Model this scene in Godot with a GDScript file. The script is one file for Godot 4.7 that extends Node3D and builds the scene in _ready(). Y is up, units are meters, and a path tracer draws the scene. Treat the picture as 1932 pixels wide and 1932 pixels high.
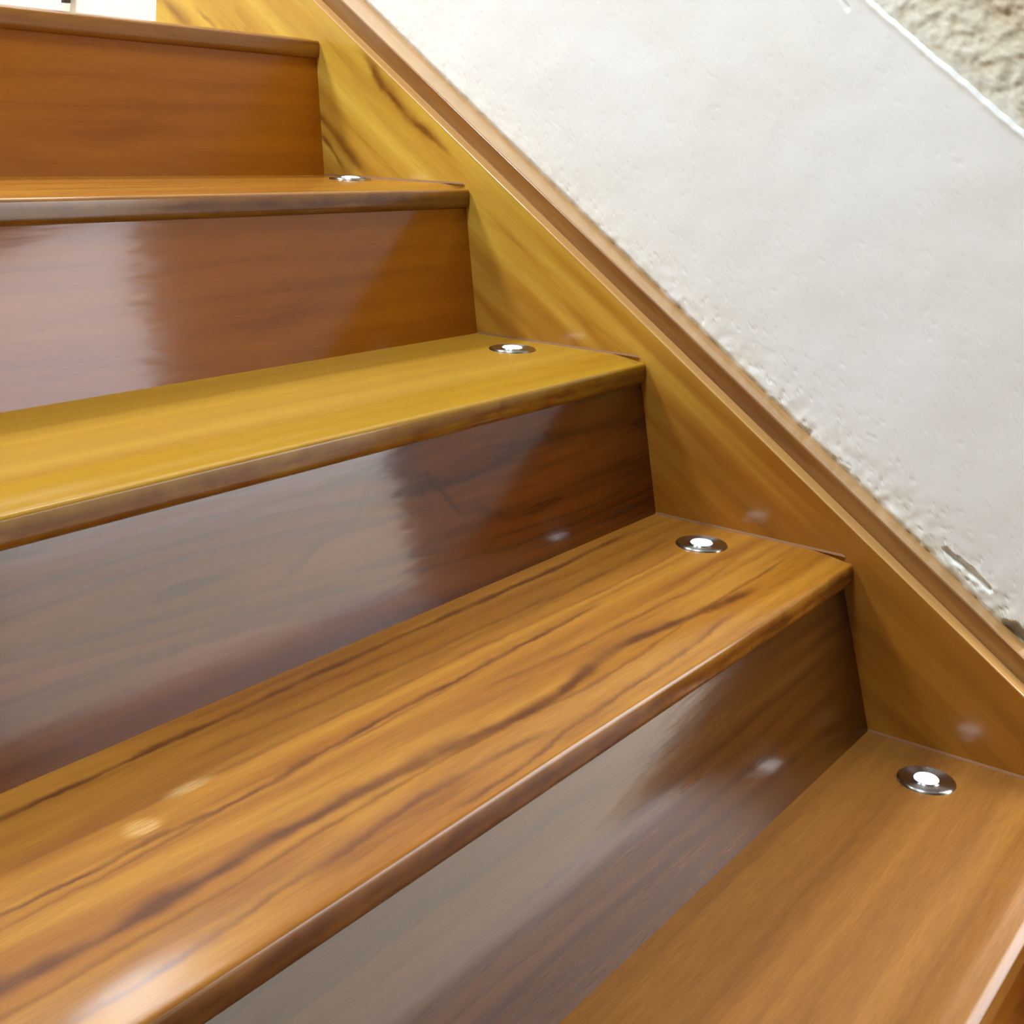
extends Node3D

# ---------------------------------------------------------------- measures (metres; x towards the right-hand wall, y up, +z down the stairs)
const TREAD_Y := [0.0, 0.1755, 0.3518, 0.5376, 0.7266]      # tops of the five steps in view, the last is the landing
const TREAD_Z := [0.0, -0.2492, -0.5054, -0.7698, -1.0390]  # their nosings
const STAIR_LEFT := -1.45
const FLOOR_Y := -1.232
const NOSE := 0.030
const LEAN := [0.022, 0.024, 0.020, 0.019, 0.0155]   # how far the foot of each riser stands in front of the nosing above it
const PITCH := 0.711
const STRING_Y := 0.0275       # top edge of the wall string at z = 0
const CEILING_Y := 3.2

var stair: Node3D
var rng := RandomNumberGenerator.new()


func _ready() -> void:
	rng.seed = 7
	make_camera()
	make_light()
	make_room()
	make_wall_right()
	make_windows()
	make_door()
	make_stairs()
	make_skirting()
	make_step_lights()
	make_ceiling_lamps()


# ---------------------------------------------------------------- camera, sky, lamps
func make_camera() -> void:
	var cam := Camera3D.new()
	cam.name = "camera"
	var near := 0.05
	cam.set_frustum(near * 1932.0 / 2478.13, Vector2(0.0, -near * 600.0 / 2478.13), near, 60.0)
	cam.keep_aspect = Camera3D.KEEP_HEIGHT
	add_child(cam)
	var right := Vector3(0.58590034, 0.03700119, 0.80953796)
	var up := Vector3(0.01545195, 0.99826539, -0.05681057)
	var back := Vector3(-0.81023579, 0.04579427, 0.58431229)
	cam.transform = Transform3D(Basis(right, up, back), Vector3(-1.31003911, 0.60369879, 0.23965494))
	cam.current = true


func make_light() -> void:
	var we := WorldEnvironment.new()
	we.name = "environment"
	var e := Environment.new()
	var sky := Sky.new()
	var sm := ProceduralSkyMaterial.new()
	sm.sky_top_color = Color(0.97, 0.985, 1.0)
	sm.sky_horizon_color = Color(0.70, 0.74, 0.79)
	sm.ground_horizon_color = Color(0.86, 0.83, 0.775)
	sm.ground_bottom_color = Color(0.45, 0.42, 0.38)
	sm.ground_curve = 0.25
	sm.sky_energy_multiplier = 1.35
	sm.ground_energy_multiplier = 1.0
	sky.sky_material = sm
	e.sky = sky
	e.background_mode = Environment.BG_SKY
	e.background_energy_multiplier = 7.0
	e.tonemap_mode = Environment.TONE_MAPPER_LINEAR
	e.tonemap_exposure = 0.98
	e.sdfgi_enabled = true
	e.ssao_enabled = true
	e.ssil_enabled = true
	we.environment = e
	add_child(we)


func make_ceiling_lamps() -> void:
	ceiling_lamp(Vector3(-0.95, CEILING_Y, -2.15), 0.50, 13.5, "round opal ceiling lamp over the upper landing")
	ceiling_lamp(Vector3(-1.05, CEILING_Y, -0.55), 0.50, 7.5, "added unseen ceiling lamp straight above the stair flight, lighting the tread tops")  # added out of view to light the tread tops and leave the risers dark


func ceiling_lamp(at: Vector3, size: float, energy: float, label: String) -> void:
	var t := thing("ceiling_lamp", label, "lamp", at, "ceiling lamps")
	var body := lathe([Vector2(0.0, 0.0), Vector2(size * 0.56, 0.0), Vector2(size * 0.56, -0.02), Vector2(size * 0.53, -0.028), Vector2(0.0, -0.028)], 40)
	part("lamp_base", body, plain(Color(0.9, 0.9, 0.88), 0.4), t)
	var glass := lathe([Vector2(size * 0.52, -0.028), Vector2(size * 0.50, -0.05), Vector2(size * 0.40, -0.068), Vector2(size * 0.2, -0.078), Vector2(0.0, -0.08)], 40)
	var gm := plain(Color(1, 0.97, 0.9), 0.4)
	gm.emission_enabled = true
	gm.emission = Color(0.91, 0.96, 1.0)
	gm.emission_energy_multiplier = 3.0
	part("lamp_glass", glass, gm, t)
	var l := AreaLight3D.new()
	l.name = "lamp_light"
	l.area_size = Vector2(size * 0.88, size * 0.88)
	l.light_color = Color(0.91, 0.96, 1.0)
	l.light_energy = energy
	l.area_range = 12.0
	l.shadow_enabled = true
	l.position = Vector3(0, -0.09, 0)
	l.rotation = Vector3(-PI / 2, 0, 0)
	t.add_child(l)


# ---------------------------------------------------------------- helpers: nodes
var used_names := {}


func numbered(called: String) -> String:
	var n: int = used_names.get(called, 0)
	used_names[called] = n + 1
	return called if n == 0 else "%s_%03d" % [called, n]


func thing(called: String, label: String, category: String, at: Vector3, group := "") -> Node3D:
	var o := Node3D.new()
	o.name = numbered(called)
	add_child(o, true)
	o.position = at
	o.set_meta("label", label)
	o.set_meta("category", category)
	if group != "":
		o.set_meta("group", group)
	return o


const SETTING_LABELS := {
	"floor": ["stone-grey hall floor and boarded landing at the two ends of the stairs", "floor"],
	"ceiling": ["plain white ceiling above the stairs", "ceiling"],
	"wall_left": ["plain pale wall on the open side of the stairs", "wall"],
	"wall_back": ["plain white wall behind the upper landing", "wall"],
	"wall_front": ["plain brownish wall facing the foot of the stairs", "wall"],
	"wall_right": ["white plastered wall beside the stairs with rough bare stone above a sloping edge", "wall"],
	"window_1": ["low white-framed window in the wall beside the lower steps", "window"],
	"window_2": ["small white-framed window high above the upper steps", "window"],
	"door_1": ["white painted door with casing and dark drop bolt at the top of the stairs", "door"],
	"trim_1": ["brown wooden capping board running up between the stair string and the white plaster", "trim"],
}


func setting(called: String, at := Vector3.ZERO) -> Node3D:
	var o := Node3D.new()
	o.name = called
	add_child(o, true)
	o.position = at
	o.set_meta("kind", "structure")
	o.set_meta("label", SETTING_LABELS[called][0])
	o.set_meta("category", SETTING_LABELS[called][1])
	return o


func part(called: String, mesh: Mesh, mat: Material, parent: Node3D, offset := Vector3.ZERO) -> MeshInstance3D:
	var m := MeshInstance3D.new()
	m.name = called
	m.mesh = mesh
	m.material_override = mat
	m.position = offset
	parent.add_child(m, true)
	return m


func plain(c: Color, rough: float, metal := 0.0) -> StandardMaterial3D:
	var m := StandardMaterial3D.new()
	m.albedo_color = c
	m.roughness = rough
	m.metallic = metal
	return m


# ---------------------------------------------------------------- helpers: meshes
func begin() -> SurfaceTool:
	var st := SurfaceTool.new()
	st.begin(Mesh.PRIMITIVE_TRIANGLES)
	return st


func tri(st: SurfaceTool, p: Array, n: Array, uv: Array) -> void:
	# wound so that the front faces run clockwise seen from the side of the normals
	var c: Vector3 = (p[1] - p[0]).cross(p[2] - p[0])
	if c.length_squared() < 1e-16:
		return
	var order := [0, 1, 2] if c.dot(n[0] + n[1] + n[2]) < 0.0 else [0, 2, 1]
	for i in order:
		st.set_normal(n[i])
		st.set_uv(uv[i])
		st.add_vertex(p[i])


func quad(st: SurfaceTool, a: Vector3, b: Vector3, c: Vector3, d: Vector3, n: Vector3, ua := Vector2(0, 0), ub := Vector2(1, 0), uc := Vector2(1, 1), ud := Vector2(0, 1)) -> void:
	tri(st, [a, b, c], [n, n, n], [ua, ub, uc])
	tri(st, [a, c, d], [n, n, n], [ua, uc, ud])


func finish(st: SurfaceTool) -> ArrayMesh:
	st.generate_tangents()
	return st.commit()


func add_box(st: SurfaceTool, lo: Vector3, hi: Vector3) -> void:
	var c := (lo + hi) / 2.0
	for axis in 3:
		for s in [-1.0, 1.0]:
			var n := Vector3.ZERO
			n[axis] = s
			var a := (axis + 1) % 3
			var b := (axis + 2) % 3
			var p := []
			for k in [[-1, -1], [1, -1], [1, 1], [-1, 1]]:
				var v := c
				v[axis] = hi[axis] if s > 0 else lo[axis]
				v[a] = hi[a] if k[0] > 0 else lo[a]
				v[b] = hi[b] if k[1] > 0 else lo[b]
				p.append(v)
			quad(st, p[0], p[1], p[2], p[3], n, Vector2(p[0][a], p[0][b]), Vector2(p[1][a], p[1][b]), Vector2(p[2][a], p[2][b]), Vector2(p[3][a], p[3][b]))


func box(lo: Vector3, hi: Vector3) -> ArrayMesh:
	var st := begin()
	add_box(st, lo, hi)
	return finish(st)


# box with its long edges eased, along any axis
func eased_box(lo: Vector3, hi: Vector3, r: float, axis: int) -> ArrayMesh:
	var a := (axis + 1) % 3
	var b := (axis + 2) % 3
	var ring := PackedVector2Array([Vector2(lo[a] + r, lo[b]), Vector2(hi[a] - r, lo[b]), Vector2(hi[a], lo[b] + r), Vector2(hi[a], hi[b] - r), Vector2(hi[a] - r, hi[b]), Vector2(lo[a] + r, hi[b]), Vector2(lo[a], hi[b] - r), Vector2(lo[a], lo[b] + r)])
	var st := begin()
	var at := func(v: Vector2, t: float) -> Vector3:
		var o := Vector3.ZERO
		o[axis] = t
		o[a] = v.x
		o[b] = v.y
		return o
	var n := ring.size()
	for i in n:
		var p := ring[i]
		var q := ring[(i + 1) % n]
		var e := (q - p).normalized()
		var nn := Vector3.ZERO
		nn[a] = e.y
		nn[b] = -e.x
		quad(st, at.call(p, lo[axis]), at.call(q, lo[axis]), at.call(q, hi[axis]), at.call(p, hi[axis]), nn)
	for s in [[lo[axis], -1.0], [hi[axis], 1.0]]:
		var nn := Vector3.ZERO
		nn[axis] = s[1]
		for i in range(1, n - 1):
			tri(st, [at.call(ring[0], s[0]), at.call(ring[i], s[0]), at.call(ring[i + 1], s[0])], [nn, nn, nn], [Vector2.ZERO, Vector2.ZERO, Vector2.ZERO])
	return finish(st)


func lathe(profile: Array, sides: int) -> ArrayMesh:
	# profile points (radius, height), smooth where it bends little; u runs round
	var st := begin()
	var pn := edge_normals(profile, false)
	for i in profile.size() - 1:
		var p: Vector2 = profile[i]
		var q: Vector2 = profile[i + 1]
		for s in sides:
			var a0 := TAU * s / sides
			var a1 := TAU * (s + 1) / sides
			var f := func(v: Vector2, ang: float) -> Vector3: return Vector3(v.x * cos(ang), v.y, v.x * sin(ang))
			var n0: Vector2 = pn[i][0]
			var n1: Vector2 = pn[i][1]
			var u0 := float(s) / sides
			var u1 := float(s + 1) / sides
			var P := [f.call(p, a0), f.call(q, a0), f.call(q, a1), f.call(p, a1)]
			var N := [f.call(n0, a0), f.call(n1, a0), f.call(n1, a1), f.call(n0, a1)]
			var U := [Vector2(u0, i), Vector2(u0, i + 1), Vector2(u1, i + 1), Vector2(u1, i)]
			tri(st, [P[0], P[1], P[2]], [N[0], N[1], N[2]], [U[0], U[1], U[2]])
			tri(st, [P[0], P[2], P[3]], [N[0], N[2], N[3]], [U[0], U[2], U[3]])
	return finish(st)


# normals at both ends of each edge of a 2D outline, on its left-hand side turned outwards by the caller's order; smooth below 40 degrees
func edge_normals(pts: Array, closed: bool) -> Array:
	var n := pts.size()
	var m := n if closed else n - 1
	var e := []
	for i in m:
		var d: Vector2 = (pts[(i + 1) % n] - pts[i]).normalized()
		e.append(Vector2(-d.y, d.x))
	var out := []
	for i in m:
		var a: Vector2 = e[i]
		var b: Vector2 = e[i]
		var has_prev := closed or i > 0
		var has_next := closed or i < m - 1
		if has_prev:
			var pr: Vector2 = e[(i - 1 + m) % m]
			if pr.dot(e[i]) > 0.766:
				a = (pr + e[i]).normalized()
		if has_next:
			var nx: Vector2 = e[(i + 1) % m]
			if nx.dot(e[i]) > 0.766:
				b = (nx + e[i]).normalized()
		out.append([a, b])
	return out


# outline in (z, y), drawn from x0 to x1 with the end at x1 eased by ease; uv: u along x in metres, v round the outline in metres
func extrude_x(outline: Array, x0: float, x1: float, ease: float, u0: float) -> ArrayMesh:
	var st := begin()
	var n := outline.size()
	var area := 0.0
	for i in n:
		var p: Vector2 = outline[i]
		var q: Vector2 = outline[(i + 1) % n]
		area += p.x * q.y - q.x * p.y
	var sgn := 1.0 if area < 0.0 else -1.0      # left-hand normals point outwards on a clockwise outline
	var en := edge_normals(outline, true)
	var inner := []
	for i in n:
		var p: Vector2 = outline[i]
		var na: Vector2 = en[i][0] * sgn
		var nb: Vector2 = en[(i - 1 + n) % n][1] * sgn
		inner.append(p - (na + nb).normalized() * ease)
	var stations := [[x0, outline], [x1 - ease, outline]]
	if ease > 0.0:
		stations.append([x1, inner])
	var v := 0.0
	for i in n:
		var j := (i + 1) % n
		var len: float = (outline[j] - outline[i]).length()
		for s in stations.size() - 1:
			var A: Array = stations[s][1]
			var B: Array = stations[s + 1][1]
			var xa: float = stations[s][0]
			var xb: float = stations[s + 1][0]
			var tilt := 0.0 if s == 0 else 0.7
			var n0 := Vector3(tilt, en[i][0].y * sgn, en[i][0].x * sgn).normalized()
			var n1 := Vector3(tilt, en[i][1].y * sgn, en[i][1].x * sgn).normalized()
			var p0 := Vector3(xa, A[i].y, A[i].x)
			var p1 := Vector3(xa, A[j].y, A[j].x)
			var p2 := Vector3(xb, B[j].y, B[j].x)
			var p3 := Vector3(xb, B[i].y, B[i].x)
			var u := [Vector2(u0 - xa, v), Vector2(u0 - xa, v + len), Vector2(u0 - xb, v + len), Vector2(u0 - xb, v)]
			tri(st, [p0, p1, p2], [n0, n1, n1], [u[0], u[1], u[2]])
			tri(st, [p0, p2, p3], [n0, n1, n0], [u[0], u[2], u[3]])
		v += len
	var poly := PackedVector2Array()
	for p in outline:
		poly.append(p)
	var idx := Geometry2D.triangulate_polygon(poly)
	for s in [[x0, outline, -1.0], [x1, inner if ease > 0.0 else outline, 1.0]]:
		var L: Array = s[1]
		var nn := Vector3(s[2], 0, 0)
		for i in range(0, idx.size(), 3):
			var P := []
			var U := []
			for k in 3:
				var w: Vector2 = L[idx[i + k]]
				P.append(Vector3(s[0], w.y, w.x))
				U.append(Vector2(w.x, w.y))
			tri(st, P, [nn, nn, nn], U)
	return finish(st)


func arc(c: Vector2, r: float, from_deg: float, to_deg: float, steps: int) -> Array:
	var out := []
	for i in steps + 1:
		var a := deg_to_rad(lerpf(from_deg, to_deg, float(i) / steps))
		out.append(c + r * Vector2(cos(a), sin(a)))
	return out


# ---------------------------------------------------------------- helpers: textures
func noise(seed_: int, freq: float, octaves := 3) -> FastNoiseLite:
	var n := FastNoiseLite.new()
	n.seed = seed_
	n.noise_type = FastNoiseLite.TYPE_SIMPLEX_SMOOTH
	n.frequency = freq
	n.fractal_type = FastNoiseLite.FRACTAL_FBM if octaves > 1 else FastNoiseLite.FRACTAL_NONE
	n.fractal_octaves = octaves
	return n


# varnished timber: long metres along u, wide metres along v. streaks: [[points (along, across)], width, strength]; marks: [along, across, half length, half width, strength]
func wood(w: int, h: int, long: float, wide: float, seed_: int, light: Color, mid: Color, dark: Color, figure: Dictionary, streaks := [], marks := []) -> ImageTexture:
	var bands := noise(seed_, 1.0, 3)
	var warp := noise(seed_ + 1, 1.0, 2)
	var fibre := noise(seed_ + 2, 1.0, 2)
	var jit := noise(seed_ + 3, 1.0, 3)
	var rings: float = figure.get("rings", 40.0)
	var ring_amt: float = figure.get("ring", 0.5)
	var band_amt: float = figure.get("band", 0.8)
	var fine: float = figure.get("fine", 0.07)
	var bend: float = figure.get("bend", 2.5)
	var band_x: float = figure.get("band_x", 1.6)
	var falloff_tint: Color = figure.get("falloff_tint", Color.WHITE)      # light falloff put into the colour, browner towards one end of a board
	var falloff_at: float = figure.get("falloff_at", -1.0)
	var data := PackedByteArray()
	data.resize(w * h * 3)
	var ns := streaks.size()
	var sc := PackedFloat32Array()
	sc.resize(maxi(ns, 1))
	var ss := PackedFloat32Array()
	ss.resize(maxi(ns, 1))
	var sw := PackedFloat32Array()
	sw.resize(maxi(ns, 1))
	for ix in w:
		var X := long * ix / w
		for k in ns:
			var pts: Array = streaks[k][0]
			sc[k] = -9.0
			for q in pts.size() - 1:
				var a: Vector2 = pts[q]
				var b: Vector2 = pts[q + 1]
				if X >= a.x and X <= b.x:
					var f := (X - a.x) / maxf(b.x - a.x, 1e-6)
					sc[k] = lerpf(a.y, b.y, smoothstep(0.0, 1.0, f)) + 0.0022 * jit.get_noise_2d(X * 9.0, 31.0 * k) + 0.001 * jit.get_noise_2d(X * 60.0, 57.0 * k)
			var first: Vector2 = pts[0]
			var last: Vector2 = pts[pts.size() - 1]
			ss[k] = float(streaks[k][2]) * smoothstep(0.0, 0.07, X - first.x) * smoothstep(0.0, 0.07, last.x - X) * (0.75 + 0.5 * jit.get_noise_2d(X * 14.0, 11.0 + 13.0 * k))
			sw[k] = float(streaks[k][1]) * (1.0 + 0.7 * jit.get_noise_2d(X * 12.0, 91.0 + 17.0 * k))
		var o := ix * 3
		for iy in h:
			var V := wide * iy / h
			var wv := warp.get_noise_2d(X * 0.55, V * 6.0)
			var b := bands.get_noise_2d(X * band_x + wv, V * 26.0)
			var ph := V * rings + bend * wv + 0.25 * jit.get_noise_2d(X * 5.0, V * 60.0)
			var r := ph - floorf(ph)
			r = smoothstep(0.35, 0.92, r) * (1.0 - smoothstep(0.93, 1.0, r))
			var fb := fibre.get_noise_2d(X * 22.0, V * 900.0)
			var f := clampf(0.5 + band_amt * b, 0.0, 1.0)
			var c := light.lerp(mid, f).lerp(dark, clampf(ring_amt * r * (0.55 + 0.9 * b), 0.0, 0.9))
			if falloff_at > 0.0:
				c = c * Color.WHITE.lerp(falloff_tint, smoothstep(-0.45, 0.45, X - falloff_at + 1.6 * (V - 0.12) + 0.22 * wv + 0.18 * b))
			for k in ns:
				var d: float = V - sc[k]
				if absf(d) < 4.0 * sw[k]:
					var g: float = exp(-(d / sw[k]) * (d / sw[k]) * (1.6 if d > 0.0 else 0.6))
					c = c.lerp(dark, clampf(g * ss[k] * (0.85 + 0.35 * fb), 0.0, 0.95))
			var m := 1.0 + fine * fb
			for k in marks:
				var e := Vector2((X - k[0]) / k[2], (V - k[1]) / k[3])
				if e.length_squared() < 1.6:
					c = c.lerp(Color(0.86, 0.76, 0.62), k[4] * (1.0 - smoothstep(0.35, 1.25, e.length())) * (0.75 + 0.5 * fb))
			data[o] = clampi(int(c.r * m * 255.0), 0, 255)
			data[o + 1] = clampi(int(c.g * m * 255.0), 0, 255)
			data[o + 2] = clampi(int(c.b * m * 255.0), 0, 255)
			o += w * 3
	var img := Image.create_from_data(w, h, false, Image.FORMAT_RGB8, data)
	img.generate_mipmaps()
	return ImageTexture.create_from_image(img)


var ripple: NoiseTexture2D


func varnish(tex: Texture2D, long: float, wide: float, rough: float, tint := Color.WHITE, bump := 0.06, shine := 0.44) -> StandardMaterial3D:
	if bump > 0.03 and ripple == null:
		ripple = NoiseTexture2D.new()
		ripple.width = 512
		ripple.height = 512
		ripple.seamless = true
		ripple.as_normal_map = true
		ripple.bump_strength = 4.0
		var n := noise(99, 0.02, 3)
		ripple.noise = n
	var m := StandardMaterial3D.new()
	m.albedo_texture = tex
	m.albedo_color = tint
	m.roughness = rough
	m.metallic_specular = shine
	m.uv1_scale = Vector3(1.0 / long, 1.0 / wide, 1.0)
	if bump > 0.03:
		m.normal_enabled = true
		m.normal_texture = ripple
		m.normal_scale = bump
	return m


# satin varnish, polished by feet along the front edge that lies edge metres from the back of the step
func worn(m: StandardMaterial3D, edge: float) -> StandardMaterial3D:
	var img := Image.create(8, 340, false, Image.FORMAT_L8)
	for iy in 340:
		var v := iy / 1000.0
		var r := lerpf(0.42, 0.17, smoothstep(edge - 0.07, edge - 0.03, v))
		for ix in 8:
			img.set_pixel(ix, iy, Color(r, r, r))
	m.roughness_texture = ImageTexture.create_from_image(img)
	m.roughness_texture_channel = BaseMaterial3D.TEXTURE_CHANNEL_RED
	return m


# ---------------------------------------------------------------- the room
func make_room() -> void:
	var white := plain(Color(0.86, 0.85, 0.81), 0.9)
	var f := setting("floor")
	part("floor_slab", box(Vector3(-3.4, FLOOR_Y - 0.12, -1.12), Vector3(0.6, FLOOR_Y, 3.9)), plain(Color(0.40, 0.37, 0.33), 0.5), f)
	part("landing_slab", box(Vector3(-3.4, FLOOR_Y - 0.12, -3.7), Vector3(0.02, TREAD_Y[4] - 0.03, -1.12)), white, f)
	part("landing_boards", box(Vector3(-3.4, TREAD_Y[4] - 0.03, -3.7), Vector3(0.08, TREAD_Y[4], -1.34)), plain(Color(0.62, 0.47, 0.30), 0.35), f)
	var c := setting("ceiling")
	part("ceiling_slab", box(Vector3(-3.4, CEILING_Y, -3.7), Vector3(0.6, CEILING_Y + 0.15, 3.9)), plain(Color(0.9, 0.89, 0.86), 0.9), c)
	var wl := setting("wall_left")
	part("plaster", box(Vector3(-3.55, FLOOR_Y, -3.7), Vector3(-3.4, CEILING_Y, 3.9)), plain(Color(0.70, 0.68, 0.64), 0.9), wl)
	var wb := setting("wall_back")
	part("plaster", box(Vector3(-3.55, FLOOR_Y, -3.85), Vector3(0.6, CEILING_Y, -3.7)), white, wb)
	var wf := setting("wall_front")
	part("plaster", box(Vector3(-3.55, FLOOR_Y, 3.9), Vector3(0.6, CEILING_Y, 4.05)), plain(Color(0.42, 0.39, 0.35), 0.9), wf)


func wall_x(z: float) -> float:
	return 0.04 - 0.031 * z


func ridge_y(z: float) -> float:
	return minf(0.534 - 0.819 * z, 1.28)


func make_wall_right() -> void:
	var w := setting("wall_right")
	# solid masonry with the openings of two windows
	var st := begin()
	for r in [[1.3, 3.9, FLOOR_Y, CEILING_Y, 0.045], [-0.075, 1.3, FLOOR_Y, -0.75, 0.045], [-0.075, 1.3, 0.78, CEILING_Y, 0.045], [-0.80, -0.075, FLOOR_Y, CEILING_Y, 0.13], [-1.40, -0.80, FLOOR_Y, 1.35, 0.13], [-1.40, -0.80, 1.95, CEILING_Y, 0.13], [-3.7, -1.40, FLOOR_Y, CEILING_Y, 0.12]]:
		add_box(st, Vector3(r[4], r[2], r[0]), Vector3(0.24, r[3], r[1]))
	part("masonry", finish(st), plain(Color(0.86, 0.85, 0.80), 0.9), w)
	# the plaster coat beside the stairs, uneven and chipped along its lower edge
	var big := noise(11, 5.0, 3)
	var small := noise(12, 60.0, 3)
	var lump := noise(13, 28.0, 2)
	var pits := noise(14, 95.0, 2)
	var z0 := -1.392
	var z1 := -0.076
	var nz := 560
	var ny := 300
	var P := []
	var front := func(z: float, y: float, yb: float, yr: float) -> float:
		var x := wall_x(z)
		var lo := y - yb
		var hi := yr - y
		x -= 0.0010 * big.get_noise_2d(z, y) + 0.00006 * small.get_noise_2d(z, y)
		var near_low := exp(-lo / 0.026) * (0.7 + 1.5 * smoothstep(-0.75, -0.15, z))
		x -= near_low * (0.0011 * lump.get_noise_2d(z * 1.3, y * 1.3) + 0.00025 * pits.get_noise_2d(z, y))
		x += 0.004 * smoothstep(0.012, 0.0, lo)                          # worn off at the skirting
		x -= 0.0013 * exp(-pow((hi - 0.008) / 0.005, 2.0)) * (0.9 + 0.25 * lump.get_noise_2d(z, 3.0))
		x += 0.009 * smoothstep(0.008, 0.0, hi)
		var pit := pits.get_noise_2d(z * 0.9 + 40.0, y * 0.9)
		x += 0.0010 * smoothstep(0.42, 0.62, pit) * (0.25 + near_low)
		for g in [[-0.168, 0.189, -0.124, 0.162, 0.0055, 0.0060], [-0.103, 0.128, -0.086, 0.119, 0.010, 0.0075], [-0.318, 0.767, -0.305, 0.752, 0.004, 0.0014]]:
			var a := Vector2(g[0], g[1])
			var b := Vector2(g[2], g[3])
			var q := Vector2(z, y)
			var t := clampf((q - a).dot(b - a) / (b - a).length_squared(), 0.0, 1.0)
			var d: float = q.distance_to(a.lerp(b, t)) / (g[4] * (0.75 + 0.6 * lump.get_noise_2d(z * 2.0, y * 2.0 + 7.0)))
			if d < 1.6:
				x += g[5] * (1.0 - smoothstep(0.35, 1.1, d)) - 0.12 * g[5] * exp(-pow((d - 1.25) / 0.22, 2.0))
		return x
	var pos := PackedVector3Array()
	var col := PackedColorArray()
	pos.resize((nz + 1) * (ny + 1))
	col.resize(pos.size())
	for i in nz + 1:
		var z := lerpf(z0, z1, float(i) / nz)
		var yb := 0.0505 - 0.713 * z - 0.004
		var yr := ridge_y(z) + 0.0014 * lump.get_noise_2d(z * 2.0, 55.0)
		for j in ny + 1:
			var f := float(j) / ny
			var y := lerpf(yb, yr, f)
			var x: float = front.call(z, y, yb, yr)
			pos[i * (ny + 1) + j] = Vector3(x, y, z)
			# limewash, greyer and yellower where it has rubbed off
			var stain := clampf(0.35 + 0.8 * big.get_noise_2d(z * 0.8 + 9.0, y * 0.8), 0.0, 1.0) * 0.4
			var rub := exp(-(y - yb) / 0.035) * (0.55 + 0.8 * lump.get_noise_2d(z, y + 5.0)) * (0.6 + 0.9 * smoothstep(-0.8, -0.2, z))
			var c := Color(0.830, 0.832, 0.818).lerp(Color(0.760, 0.735, 0.655), clampf(stain + rub, 0.0, 1.3))
			var chip := Vector2(z + 0.094, y - 0.122).length()
			c = c.lerp(Color(0.36, 0.33, 0.24), 0.9 * (1.0 - smoothstep(0.008, 0.016, chip)))
			col[i * (ny + 1) + j] = c
	part("plaster_coat", grid_mesh(pos, col, nz, ny), rough_wall(), w)
	# rough old wall above the plaster coat, set back behind its edge
	var rocks := noise(21, 16.0, 3)
	var gran := noise(25, 42.0, 3)
	var grit := noise(22, 90.0, 3)
	var tone := noise(23, 22.0, 3)
	nz = 330
	ny = 260
	pos.resize((nz + 1) * (ny + 1))
	col.resize(pos.size())
	for i in nz + 1:
		var z := lerpf(-0.75, z1, float(i) / nz)
		for j in ny + 1:
			var f := float(j) / ny
			var y := lerpf(ridge_y(z) - 0.03, 1.32, f * f * 0.6 + f * 0.4)
			var up := maxf(y - ridge_y(z), 0.0)
			var x := wall_x(z) + 0.006 + 0.014 * smoothstep(0.0, 0.09, up)
			x -= (0.0028 * rocks.get_noise_2d(z, y) + 0.0024 * gran.get_noise_2d(z, y)) * smoothstep(-0.01, 0.03, up) + 0.0006 * grit.get_noise_2d(z, y)
			pos[i * (ny + 1) + j] = Vector3(x, y, z)
			var tn := 0.8 * tone.get_noise_2d(z, y) + 0.7 * gran.get_noise_2d(z, y)
			var c := Color(0.60, 0.53, 0.40).lerp(Color(0.50, 0.415, 0.29), clampf(0.5 - 0.9 * tn, 0.0, 1.0))
			c = c.lerp(Color(0.70, 0.67, 0.58), 0.95 * exp(-up / 0.05) * clampf(0.8 + tn, 0.0, 1.0))
			col[i * (ny + 1) + j] = c
	part("rough_stone", grid_mesh(pos, col, nz, ny), rough_wall(), w)


func rough_wall() -> StandardMaterial3D:
	var m := StandardMaterial3D.new()
	m.vertex_color_use_as_albedo = true
	m.roughness = 0.92
	m.metallic_specular = 0.3
	return m


# a sheet facing -x: columns along z, rows along y, one colour per vertex
func grid_mesh(pos: PackedVector3Array, col: PackedColorArray, nz: int, ny: int) -> ArrayMesh:
	var nor := PackedVector3Array()
	nor.resize(pos.size())
	var uv := PackedVector2Array()
	uv.resize(pos.size())
	var idx := PackedInt32Array()
	idx.resize(nz * ny * 6)
	var s := ny + 1
	for i in nz + 1:
		for j in ny + 1:
			var k := i * s + j
			var dz := pos[mini(i + 1, nz) * s + j] - pos[maxi(i - 1, 0) * s + j]
			var dy := pos[i * s + mini(j + 1, ny)] - pos[i * s + maxi(j - 1, 0)]
			var n := dz.cross(dy)
			if n.x > 0.0:
				n = -n
			nor[k] = n.normalized()
			uv[k] = Vector2(pos[k].z, pos[k].y)
	var o := 0
	for i in nz:
		for j in ny:
			var a := i * s + j
			for v in [a, a + s, a + 1, a + 1, a + s, a + s + 1]:
				idx[o] = v
				o += 1
	# front faces run clockwise seen from -x
	var p0 := pos[idx[0]]
	if (pos[idx[1]] - p0).cross(pos[idx[2]] - p0).x < 0.0:
		for q in range(0, idx.size(), 3):
			var t := idx[q + 1]
			idx[q + 1] = idx[q + 2]
			idx[q + 2] = t
	var arr := []
	arr.resize(Mesh.ARRAY_MAX)
	arr[Mesh.ARRAY_VERTEX] = pos
	arr[Mesh.ARRAY_NORMAL] = nor
	arr[Mesh.ARRAY_COLOR] = col
	arr[Mesh.ARRAY_TEX_UV] = uv
	arr[Mesh.ARRAY_INDEX] = idx
	var mesh := ArrayMesh.new()
	mesh.add_surface_from_arrays(Mesh.PRIMITIVE_TRIANGLES, arr)
	return mesh


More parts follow.
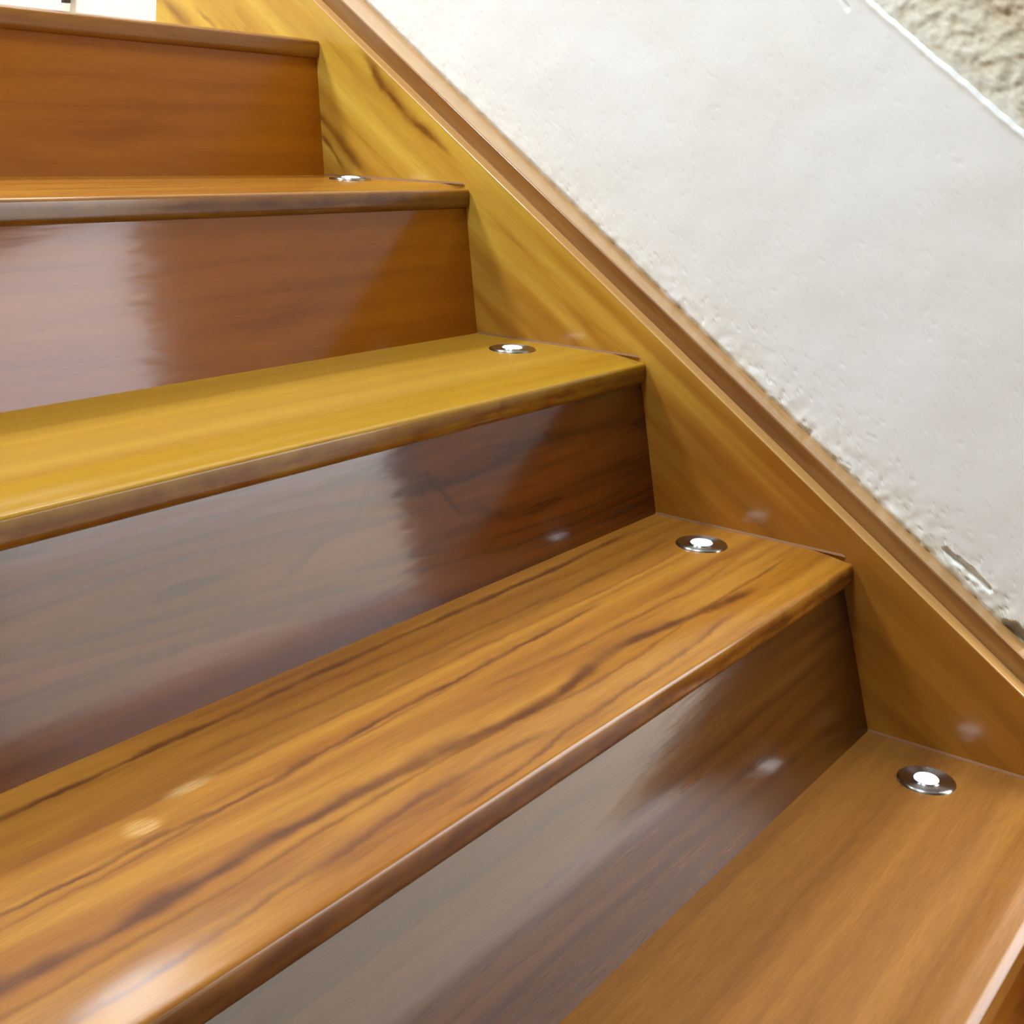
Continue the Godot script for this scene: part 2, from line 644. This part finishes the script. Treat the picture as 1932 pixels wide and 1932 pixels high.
# ---------------------------------------------------------------- windows and door of the right-hand wall
func make_windows() -> void:
	window("window_1", -0.075, 1.3, -0.75, 0.78, 0.075, 1)
	window("window_2", -1.40, -0.80, 1.35, 1.95, 0.14, 1)


func window(called: String, z0: float, z1: float, y0: float, y1: float, x: float, bars: int) -> void:
	var w := setting(called)
	var wood_m := plain(Color(0.83, 0.82, 0.78), 0.45)
	var b := 0.05
	part("frame_bar", eased_box(Vector3(x, y0, z0), Vector3(x + 0.05, y0 + b, z1), 0.006, 2), wood_m, w)
	part("frame_bar", eased_box(Vector3(x, y1 - b, z0), Vector3(x + 0.05, y1, z1), 0.006, 2), wood_m, w)
	part("frame_bar", eased_box(Vector3(x, y0 + b, z0), Vector3(x + 0.05, y1 - b, z0 + b), 0.006, 1), wood_m, w)
	part("frame_bar", eased_box(Vector3(x, y0 + b, z1 - b), Vector3(x + 0.05, y1 - b, z1), 0.006, 1), wood_m, w)
	var n := bars
	var edges := [z0 + b]
	for i in n - 1:
		var c := lerpf(z0, z1, float(i + 1) / n)
		part("mullion", eased_box(Vector3(x, y0 + b, c - 0.02), Vector3(x + 0.05, y1 - b, c + 0.02), 0.006, 1), wood_m, w)
		edges.append(c - 0.02)
		edges.append(c + 0.02)
	edges.append(z1 - b)
	var glass := StandardMaterial3D.new()
	glass.transparency = BaseMaterial3D.TRANSPARENCY_ALPHA
	glass.albedo_color = Color(0.95, 0.97, 1.0, 0.06)
	glass.roughness = 0.02
	for i in range(0, edges.size(), 2):
		part("pane", box(Vector3(x + 0.02, y0 + b, edges[i]), Vector3(x + 0.026, y1 - b, edges[i + 1])), glass, w)
	part("sill", eased_box(Vector3(0.05, y0, z0), Vector3(x, y0 + 0.025, z1), 0.006, 2), wood_m, w)


func make_door() -> void:
	var d := setting("door_1")
	var paint := plain(Color(0.90, 0.89, 0.85), 0.5)
	var y0: float = TREAD_Y[4]
	part("door_casing", eased_box(Vector3(0.075, y0, -1.560), Vector3(0.12, y0 + 2.1, -1.405), 0.004, 1), paint, d)
	part("door_casing", eased_box(Vector3(0.075, y0, -2.52), Vector3(0.12, y0 + 2.1, -2.40), 0.004, 1), paint, d)
	part("door_casing", eased_box(Vector3(0.075, y0 + 2.1, -2.52), Vector3(0.12, y0 + 2.2, -1.405), 0.004, 2), paint, d)
	part("door_leaf", eased_box(Vector3(0.088, y0 + 0.012, -2.398), Vector3(0.118, y0 + 2.098, -1.566), 0.003, 1), paint, d)
	for z in [-1.64, -1.80, -1.96]:
		part("door_moulding", eased_box(Vector3(0.083, y0 + 0.10, z - 0.006), Vector3(0.088, y0 + 1.95, z + 0.006), 0.002, 1), paint, d)
	var iron := plain(Color(0.20, 0.13, 0.09), 0.5)
	part("drop_bolt", eased_box(Vector3(0.070, y0 + 0.0735, -1.728), Vector3(0.083, y0 + 0.42, -1.714), 0.003, 1), iron, d)


# ---------------------------------------------------------------- the staircase
func tread_outline(y: float, z: float, back: float) -> Array:
	var r := 0.0042
	var rb := 0.0075
	var o := [Vector2(back, y), Vector2(z - 0.047, y), Vector2(z - 0.039, y - 0.0005), Vector2(z - 0.029, y - 0.0017), Vector2(z - 0.019, y - 0.0032), Vector2(z - 0.009, y - 0.0050)]
	o += arc(Vector2(z - r, y - r - 0.0052), r, 70.0, 0.0, 7)
	o += arc(Vector2(z - rb, y - NOSE + rb), rb, 0.0, -90.0, 5)
	o.append(Vector2(back, y - NOSE))
	return o


func make_stairs() -> void:
	var base := Vector3(-0.7, FLOOR_Y, 1.55)
	stair = thing("staircase", "varnished honey-brown wooden staircase with closed risers rising along a white plastered wall", "staircase", base)
	# timbers: one texture per kind of board
	var t_b := wood(2048, 512, 1.5, 0.34, 41, Color(0.609, 0.409, 0.130), Color(0.521, 0.312, 0.081), Color(0.311, 0.156, 0.042), {"rings": 34.0, "ring": 0.22, "band": 0.9, "fine": 0.09, "bend": 1.0}, tread_b_streaks() + front_shade_grain(0.2562), [[0.751, 0.103, 0.022, 0.006, 0.5], [0.802, 0.120, 0.014, 0.011, 0.42]])
	var t_c := wood(1400, 320, 1.5, 0.34, 52, Color(0.627, 0.475, 0.128), Color(0.578, 0.406, 0.090), Color(0.419, 0.226, 0.051), {"rings": 30.0, "ring": 0.07, "band": 0.55, "fine": 0.045, "band_x": 0.8, "bend": 1.0}, front_shade_grain(0.2644))
	var t_a := wood(1400, 320, 1.5, 0.34, 63, Color(0.533, 0.354, 0.144), Color(0.460, 0.287, 0.111), Color(0.335, 0.190, 0.080), {"rings": 40.0, "ring": 0.16, "band": 0.6, "fine": 0.08, "band_x": 0.8, "bend": 1.0})
	var t_d := wood(1024, 256, 1.5, 0.34, 74, Color(0.633, 0.422, 0.141), Color(0.551, 0.344, 0.103), Color(0.388, 0.221, 0.074), {"rings": 36.0, "ring": 0.3, "fine": 0.06}, front_shade_grain(0.2692))
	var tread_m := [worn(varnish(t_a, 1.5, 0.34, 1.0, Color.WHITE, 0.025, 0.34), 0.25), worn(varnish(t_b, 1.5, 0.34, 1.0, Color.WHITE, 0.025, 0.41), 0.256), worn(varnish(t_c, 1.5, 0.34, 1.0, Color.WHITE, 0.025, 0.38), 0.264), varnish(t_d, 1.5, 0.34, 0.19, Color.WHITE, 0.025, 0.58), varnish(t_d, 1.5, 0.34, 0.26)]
	var r_1 := wood(1024, 256, 1.5, 0.16, 85, Color(0.420, 0.219, 0.052), Color(0.335, 0.151, 0.029), Color(0.179, 0.070, 0.015), {"rings": 22.0, "ring": 0.45, "bend": 4.5, "band": 0.9, "fine": 0.06}, riser_streaks())
	var r_2 := wood(1024, 256, 1.5, 0.16, 96, Color(0.738, 0.447, 0.076), Color(0.597, 0.324, 0.048), Color(0.385, 0.187, 0.029), {"rings": 18.0, "ring": 0.12, "bend": 3.0, "band": 0.32, "fine": 0.05})
	var r_3 := wood(1024, 256, 1.5, 0.16, 107, Color(0.363, 0.217, 0.058), Color(0.288, 0.151, 0.035), Color(0.151, 0.067, 0.016), {"rings": 45.0, "ring": 0.45, "bend": 1.5, "band": 0.8, "fine": 0.10})
	var riser_m := {1: varnish(r_3, 1.5, 0.16, 0.13, Color.WHITE, 0.035, 0.58), 2: varnish(r_1, 1.5, 0.16, 0.12, Color.WHITE, 0.035, 0.55), 3: varnish(r_2, 1.5, 0.16, 0.13, Color(0.87, 0.87, 0.87), 0.035, 0.47), 4: varnish(r_2, 1.5, 0.16, 0.28, Color(0.93, 0.93, 0.92), 0.03, 0.32)}
	var bead_m := plain(Color(0.46, 0.29, 0.13), 0.75)
	for k in range(-6, 5):
		var y: float = TREAD_Y[k] if k >= 0 else 0.176 * k
		var z: float = TREAD_Z[k] if k >= 0 else -0.2555 * k
		var z_next: float = TREAD_Z[k + 1] if k >= 0 and k < 4 else z - 0.2555
		var back := z_next if k < 4 else -1.34
		var rel := []
		for p in tread_outline(y, z, back):
			rel.append(p - Vector2(base.z, base.y))
		var m: Material = tread_m[k] if k >= 0 else tread_m[posmod(k, 4)]
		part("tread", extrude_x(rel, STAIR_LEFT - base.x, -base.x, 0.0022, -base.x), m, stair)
		if k >= 0 and k < 4:
			var bead := begin()
			var za: float = z - 0.012 - base.z
			var zb: float = TREAD_Z[k + 1] + LEAN[k + 1] - base.z
			var yb := y - base.y
			var c := 0.0020
			var nb := Vector3(-1, 1, 0).normalized()
			quad(bead, Vector3(-base.x - c, yb, za), Vector3(-base.x - c, yb, zb), Vector3(-base.x, yb + c, zb), Vector3(-base.x, yb + c, za), nb)
			tri(bead, [Vector3(-base.x - c, yb, za), Vector3(-base.x, yb + c, za), Vector3(-base.x, yb - 0.001, za + 0.003)], [nb, nb, nb], [Vector2.ZERO, Vector2.ZERO, Vector2.ZERO])
			part("joint_bead", finish(bead), bead_m, stair)
		# the riser under this nosing stands on the step below and leans back a little towards its top
		var y_low: float = (TREAD_Y[k - 1] if k >= 1 else y - 0.176) if k > -6 else FLOOR_Y
		var lean: float = LEAN[maxi(k, 0)]
		var top_back := 0.0100 if k == 1 else 0.0060
		var o := [Vector2(z - top_back, y - NOSE), Vector2(z + lean, y_low), Vector2(z + lean - 0.02, y_low), Vector2(z - top_back - 0.02, y - NOSE)]
		rel = []
		for p in o:
			rel.append(p - Vector2(base.z, base.y))
		part("riser", extrude_x(rel, STAIR_LEFT - base.x, -base.x, 0.0, -base.x), riser_m[k] if k >= 1 else riser_m[2 if k % 2 == 0 else 1], stair)
	# the string on the wall side, its grain running up the flight
	var t_s := wood(2048, 420, 2.4, 0.36, 118, Color(0.851, 0.705, 0.293), Color(0.759, 0.569, 0.197), Color(0.457, 0.278, 0.097), {"rings": 17.0, "ring": 0.12, "band": 0.55, "fine": 0.04, "bend": 3.2, "band_x": 1.1, "falloff_tint": Color(0.77, 0.62, 0.52), "falloff_at": 0.85}, string_streaks())  # the browner lower half paints in the light fading down the flight
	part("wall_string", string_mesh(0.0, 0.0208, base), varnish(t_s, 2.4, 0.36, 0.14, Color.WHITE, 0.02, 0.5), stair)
	var edge_glare_m := varnish(wood(1024, 64, 2.4, 0.03, 140, Color(0.76, 0.58, 0.34), Color(0.72, 0.53, 0.29), Color(0.60, 0.42, 0.22), {"rings": 90.0, "ring": 0.3, "fine": 0.05}), 2.4, 0.03, 0.2, Color.WHITE, 0.03, 0.55)  # paler than the string: glare on its top edge put into the colour
	edge_glare_m.clearcoat_enabled = true
	edge_glare_m.clearcoat = 0.8
	edge_glare_m.clearcoat_roughness = 0.2
	part("string_edge", string_mesh(0.0, 0.0208, base, true), edge_glare_m, stair)
	part("string_edge", string_mesh(STAIR_LEFT - 0.03, STAIR_LEFT, base, true), edge_glare_m, stair)
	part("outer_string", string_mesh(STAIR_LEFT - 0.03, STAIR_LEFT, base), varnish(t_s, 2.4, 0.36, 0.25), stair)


func on_string(z: float, y: float) -> Vector2:
	# (along the slope from the upper end, down from the top edge)
	var s := Vector2(1.0, -PITCH).normalized()
	var d := Vector2(z + 1.387, y - (STRING_Y + PITCH * 1.387))
	return Vector2(d.dot(s), -d.dot(Vector2(-s.y, s.x)))


func string_mesh(x0: float, x1: float, base: Vector3, lip := false) -> ArrayMesh:
	var top := func(z: float) -> float: return STRING_Y - PITCH * z
	var z_foot := (STRING_Y - FLOOR_Y) / PITCH
	var o := [Vector2(-1.387, 0.46), Vector2(-1.387, top.call(-1.387)), Vector2(z_foot, FLOOR_Y), Vector2(z_foot - 0.42, FLOOR_Y), Vector2(-1.08, 0.46)]
	var n := o.size()
	var st := begin()
	var top_st := begin()
	var e := 0.0016
	var face := func(x: float, nx: float, inset: float) -> void:
		# the broad face, its top edge held back by the eased arris
		var q := [o[0], o[1] - Vector2(0, inset * 1.2), o[2] - Vector2(inset * 1.7, 0), o[3], o[4]]
		var poly := PackedVector2Array(q)
		var idx := Geometry2D.triangulate_polygon(poly)
		for i in range(0, idx.size(), 3):
			var P := []
			var U := []
			for k in 3:
				var w: Vector2 = q[idx[i + k]]
				P.append(Vector3(x, w.y, w.x) - base)
				U.append(on_string(w.x, w.y))
			var nn := Vector3(nx, 0, 0)
			tri(st, P, [nn, nn, nn], U)
	face.call(x0, -1.0, e)
	face.call(x1, 1.0, e)
	var up := Vector3(0, 1.0, PITCH).normalized()
	var edge := func(xa: float, ya: float, xb: float, yb: float, na: Vector3, nb: Vector3) -> void:
		var a: Vector2 = o[1]
		var b: Vector2 = o[2]
		var P := [Vector3(xa, a.y + ya, a.x) - base, Vector3(xa, b.y, b.x + ya * 1.4) - base, Vector3(xb, b.y, b.x + yb * 1.4) - base, Vector3(xb, a.y + yb, a.x) - base]
		var L := on_string(b.x, b.y).x
		var U := [Vector2(0, -xa + x0), Vector2(L, -xa + x0), Vector2(L, -xb + x0), Vector2(0, -xb + x0)]
		tri(top_st, [P[0], P[1], P[2]], [na, na, nb], [U[0], U[1], U[2]])
		tri(top_st, [P[0], P[2], P[3]], [na, nb, nb], [U[0], U[2], U[3]])
	edge.call(x0, -e * 1.2, x0 + e, 0.0, Vector3(-1, 0, 0), up)
	edge.call(x0 + e, 0.0, x1 - e, 0.0, up, up)
	edge.call(x1 - e, 0.0, x1, -e * 1.2, up, Vector3(1, 0, 0))
	if lip:
		return finish(top_st)
	for i in [0, 2, 3, 4]:
		var a: Vector2 = o[i]
		var b: Vector2 = o[(i + 1) % n]
		var d := (b - a).normalized()
		quad(st, Vector3(x0, a.y, a.x) - base, Vector3(x0, b.y, b.x) - base, Vector3(x1, b.y, b.x) - base, Vector3(x1, a.y, a.x) - base, Vector3(0, d.x, -d.y))
	return finish(st)


func tread_b_streaks() -> Array:
	# (distance from the wall string, distance from the back edge of the step): the outline's v starts there
	var zb: float = TREAD_Z[2]
	var f := func(l: Array) -> Array:
		var out := []
		for p in l:
			out.append(Vector2(-p[0], p[1] - zb))
		out.reverse()
		if out[0].x > out[-1].x:
			out.reverse()
		return out
	return [
		[f.call([[-1.45, -0.459], [-0.85, -0.459], [-0.629, -0.462], [-0.507, -0.4645], [-0.282, -0.464], [-0.05, -0.472]]), 0.0032, 1.1],
		[f.call([[-1.3, -0.372], [-0.907, -0.370], [-0.807, -0.369], [-0.75, -0.366], [-0.549, -0.374], [-0.274, -0.379]]), 0.0024, 1.0],
		[f.call([[-1.3, -0.362], [-0.88, -0.361], [-0.65, -0.366], [-0.45, -0.37]]), 0.0016, 0.5],
		[f.call([[-1.4, -0.32], [-0.942, -0.317], [-0.88, -0.313], [-0.804, -0.313], [-0.767, -0.317], [-0.714, -0.314], [-0.627, -0.309], [-0.509, -0.297], [-0.377, -0.310], [-0.131, -0.288]]), 0.0058, 1.35],
		[f.call([[-1.1, -0.30], [-0.857, -0.298], [-0.6, -0.300], [-0.42, -0.289], [-0.2, -0.300], [-0.017, -0.304]]), 0.0020, 0.6],
		[f.call([[-1.1, -0.272], [-0.857, -0.272], [-0.774, -0.275], [-0.661, -0.280], [-0.5, -0.272]]), 0.0028, 0.7],
		[f.call([[-0.7, -0.258], [-0.583, -0.259], [-0.50, -0.264], [-0.36, -0.268], [-0.2, -0.276]]), 0.0022, 0.7],
		[f.call([[-0.75, -0.43], [-0.45, -0.425], [-0.2, -0.42], [-0.05, -0.43]]), 0.0030, 0.45],
		[f.call([[-0.9, -0.405], [-0.45, -0.400], [-0.2, -0.395], [-0.08, -0.40]]), 0.0022, 0.4],
		[f.call([[-0.55, -0.352], [-0.377, -0.338], [-0.18, -0.333], [-0.05, -0.345]]), 0.0028, 0.5],
	]


func front_shade_grain(at: float) -> Array:
	# dark grain lines, also painting in the shade on a tread's front face
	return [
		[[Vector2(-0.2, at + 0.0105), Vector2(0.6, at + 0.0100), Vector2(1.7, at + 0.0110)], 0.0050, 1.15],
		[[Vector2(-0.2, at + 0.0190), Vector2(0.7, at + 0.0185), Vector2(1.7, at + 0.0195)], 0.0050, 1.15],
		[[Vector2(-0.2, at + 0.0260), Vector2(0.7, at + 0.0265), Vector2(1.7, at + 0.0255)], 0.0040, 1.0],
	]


func riser_streaks() -> Array:
	return [
		[[Vector2(0.25, 0.10), Vector2(0.34, 0.075), Vector2(0.40, 0.03), Vector2(0.46, 0.025), Vector2(0.50, 0.055), Vector2(0.62, 0.09)], 0.005, 0.55],
		[[Vector2(0.05, 0.035), Vector2(0.2, 0.03), Vector2(0.34, 0.045), Vector2(0.5, 0.04)], 0.004, 0.5],
		[[Vector2(0.4, 0.12), Vector2(0.7, 0.10), Vector2(0.95, 0.11)], 0.006, 0.4],
	]


func string_streaks() -> Array:
	var f := func(l: Array) -> Array:
		var out := []
		for p in l:
			out.append(on_string(p[0], p[1]))
		return out
	return [
		[f.call([[-0.985, 0.715], [-0.959, 0.703], [-0.919, 0.656], [-0.878, 0.622], [-0.825, 0.589], [-0.79, 0.563]]), 0.0058, 1.35],
		[f.call([[-0.955, 0.690], [-0.91, 0.662], [-0.86, 0.628]]), 0.009, 0.35],
		[f.call([[-1.08, 0.65], [-1.025, 0.609], [-0.953, 0.548], [-0.92, 0.52]]), 0.0050, 0.9],
		[f.call([[-1.07, 0.625], [-1.024, 0.587], [-0.985, 0.545], [-0.95, 0.515]]), 0.0048, 1.1],
		[f.call([[-1.40, 0.81], [-1.365, 0.785], [-1.336, 0.764], [-1.27, 0.72]]), 0.007, 0.8],
		[f.call([[-1.32, 0.79], [-1.27, 0.755], [-1.2, 0.70]]), 0.004, 0.6],
		[f.call([[-0.80, 0.47], [-0.70, 0.40], [-0.55, 0.30], [-0.42, 0.20]]), 0.010, 0.28],
		[f.call([[-0.60, 0.37], [-0.50, 0.30], [-0.35, 0.19], [-0.2, 0.08]]), 0.012, 0.30],
		[f.call([[-0.35, 0.24], [-0.25, 0.165], [-0.1, 0.06], [0.1, -0.08]]), 0.012, 0.32],
		[f.call([[-0.28, 0.13], [-0.18, 0.06], [-0.05, -0.03]]), 0.008, 0.3],
	]


# ---------------------------------------------------------------- the capping board between the string and the plaster
func make_skirting() -> void:
	var s := setting("trim_1")
	var st := begin()
	var top_st := begin()
	var zs := []
	for i in 33:
		zs.append(lerpf(-1.387, 1.70, i / 32.0))
	var top := func(z: float) -> float: return 0.0505 - 0.713 * z
	var e := 0.0022
	var up := Vector3(-0.0, 1.0, 0.713).normalized()
	var left := Vector3(-1, 0, 0)
	for i in zs.size() - 1:
		var a: float = zs[i]
		var b: float = zs[i + 1]
		var xa := wall_x(a) + 0.012
		var xb := wall_x(b) + 0.012
		var la := Vector2(1.0, -PITCH).length() * (a + 1.387)
		var lb := Vector2(1.0, -PITCH).length() * (b + 1.387)
		# face, eased arris, top, back
		quad(st, Vector3(0.0208, top.call(a) - 0.16, a), Vector3(0.0208, top.call(b) - 0.16, b), Vector3(0.0208, top.call(b) - e, b), Vector3(0.0208, top.call(a) - e, a), left, Vector2(la, 0.16), Vector2(lb, 0.16), Vector2(lb, 0.04), Vector2(la, 0.04))
		tri(st, [Vector3(0.0208, top.call(a) - e, a), Vector3(0.0208, top.call(b) - e, b), Vector3(0.0208 + e, top.call(b), b)], [left, left, up], [Vector2(la, 0.04), Vector2(lb, 0.04), Vector2(lb, 0.037)])
		tri(st, [Vector3(0.0208, top.call(a) - e, a), Vector3(0.0208 + e, top.call(b), b), Vector3(0.0208 + e, top.call(a), a)], [left, up, up], [Vector2(la, 0.04), Vector2(lb, 0.037), Vector2(la, 0.037)])
		quad(top_st, Vector3(0.0208 + e, top.call(a), a), Vector3(0.0208 + e, top.call(b), b), Vector3(xb, top.call(b), b), Vector3(xa, top.call(a), a), up, Vector2(la, 0.037), Vector2(lb, 0.037), Vector2(lb, 0.005), Vector2(la, 0.005))
		quad(st, Vector3(xa, top.call(a) - 0.16, a), Vector3(xb, top.call(b) - 0.16, b), Vector3(xb, top.call(b), b), Vector3(xa, top.call(a), a), Vector3(1, 0, 0))
	var t := wood(1024, 128, 2.4, 0.2, 129, Color(0.576, 0.396, 0.200), Color(0.501, 0.318, 0.138), Color(0.352, 0.192, 0.075), {"rings": 40.0, "ring": 0.35, "band": 0.7, "fine": 0.05})
	var cm := varnish(t, 2.4, 0.2, 0.2, Color.WHITE, 0.03, 0.55)
	cm.clearcoat_enabled = true
	cm.clearcoat = 0.8
	cm.clearcoat_roughness = 0.2
	part("capping_board", finish(st), cm, s)
	var ct := cm.duplicate()
	ct.albedo_texture = wood(1024, 64, 2.4, 0.2, 141, Color(0.74, 0.57, 0.36), Color(0.68, 0.50, 0.29), Color(0.55, 0.38, 0.20), {"rings": 90.0, "ring": 0.3, "fine": 0.05})  # paler tone paints in the wall's reflection on the board's top
	part("capping_top", finish(top_st), ct, s)


# ---------------------------------------------------------------- recessed lights in the steps
func make_step_lights() -> void:
	var labels := [
		"recessed step light with a broad steel rim on the lowest, plain mid-brown tread",
		"recessed step light with a steel rim on the tread with bold dark grain streaks",
		"recessed step light with a steel rim on the plain golden-yellow tread",
		"recessed step light seen edge-on, on the highest lit tread below the top riser",
	]
	var steel := StandardMaterial3D.new()
	steel.albedo_color = Color(0.66, 0.66, 0.65)
	steel.metallic = 1.0
	steel.roughness = 0.30
	steel.anisotropy_enabled = true
	steel.anisotropy = -0.85
	var lens_m := StandardMaterial3D.new()
	lens_m.albedo_color = Color(1, 1, 1)
	lens_m.roughness = 0.3
	lens_m.emission_enabled = true
	lens_m.emission = Color(0.97, 0.98, 1.0)
	lens_m.emission_energy_multiplier = 1.1
	var rim := lathe([Vector2(0.0275, 0.0), Vector2(0.0273, 0.0012), Vector2(0.0262, 0.0022), Vector2(0.0240, 0.0024), Vector2(0.0150, 0.0010), Vector2(0.0136, 0.0012), Vector2(0.0126, 0.0024), Vector2(0.0118, 0.0024), Vector2(0.0118, 0.0008)], 56)
	var lens := lathe([Vector2(0.0120, 0.0012), Vector2(0.0118, 0.0026), Vector2(0.0108, 0.0036), Vector2(0.006, 0.0044), Vector2(0.0, 0.0046)], 40)
	for k in 4:
		var at := Vector3(-0.068, TREAD_Y[k], TREAD_Z[k] - 0.142)
		var t := thing("step_light", labels[k], "step light", at, "recessed step lights in the treads")
		part("rim", rim, steel, t)
		part("lens", lens, lens_m, t)
		var l := OmniLight3D.new()
		l.name = "step_glow"
		l.position = Vector3(0, 0.016, 0)
		l.light_color = Color(0.93, 0.96, 1.0)
		l.light_energy = 0.00001
		l.light_size = 0.012
		l.omni_range = 6.0
		l.omni_attenuation = 2.0
		l.shadow_enabled = true
		t.add_child(l)
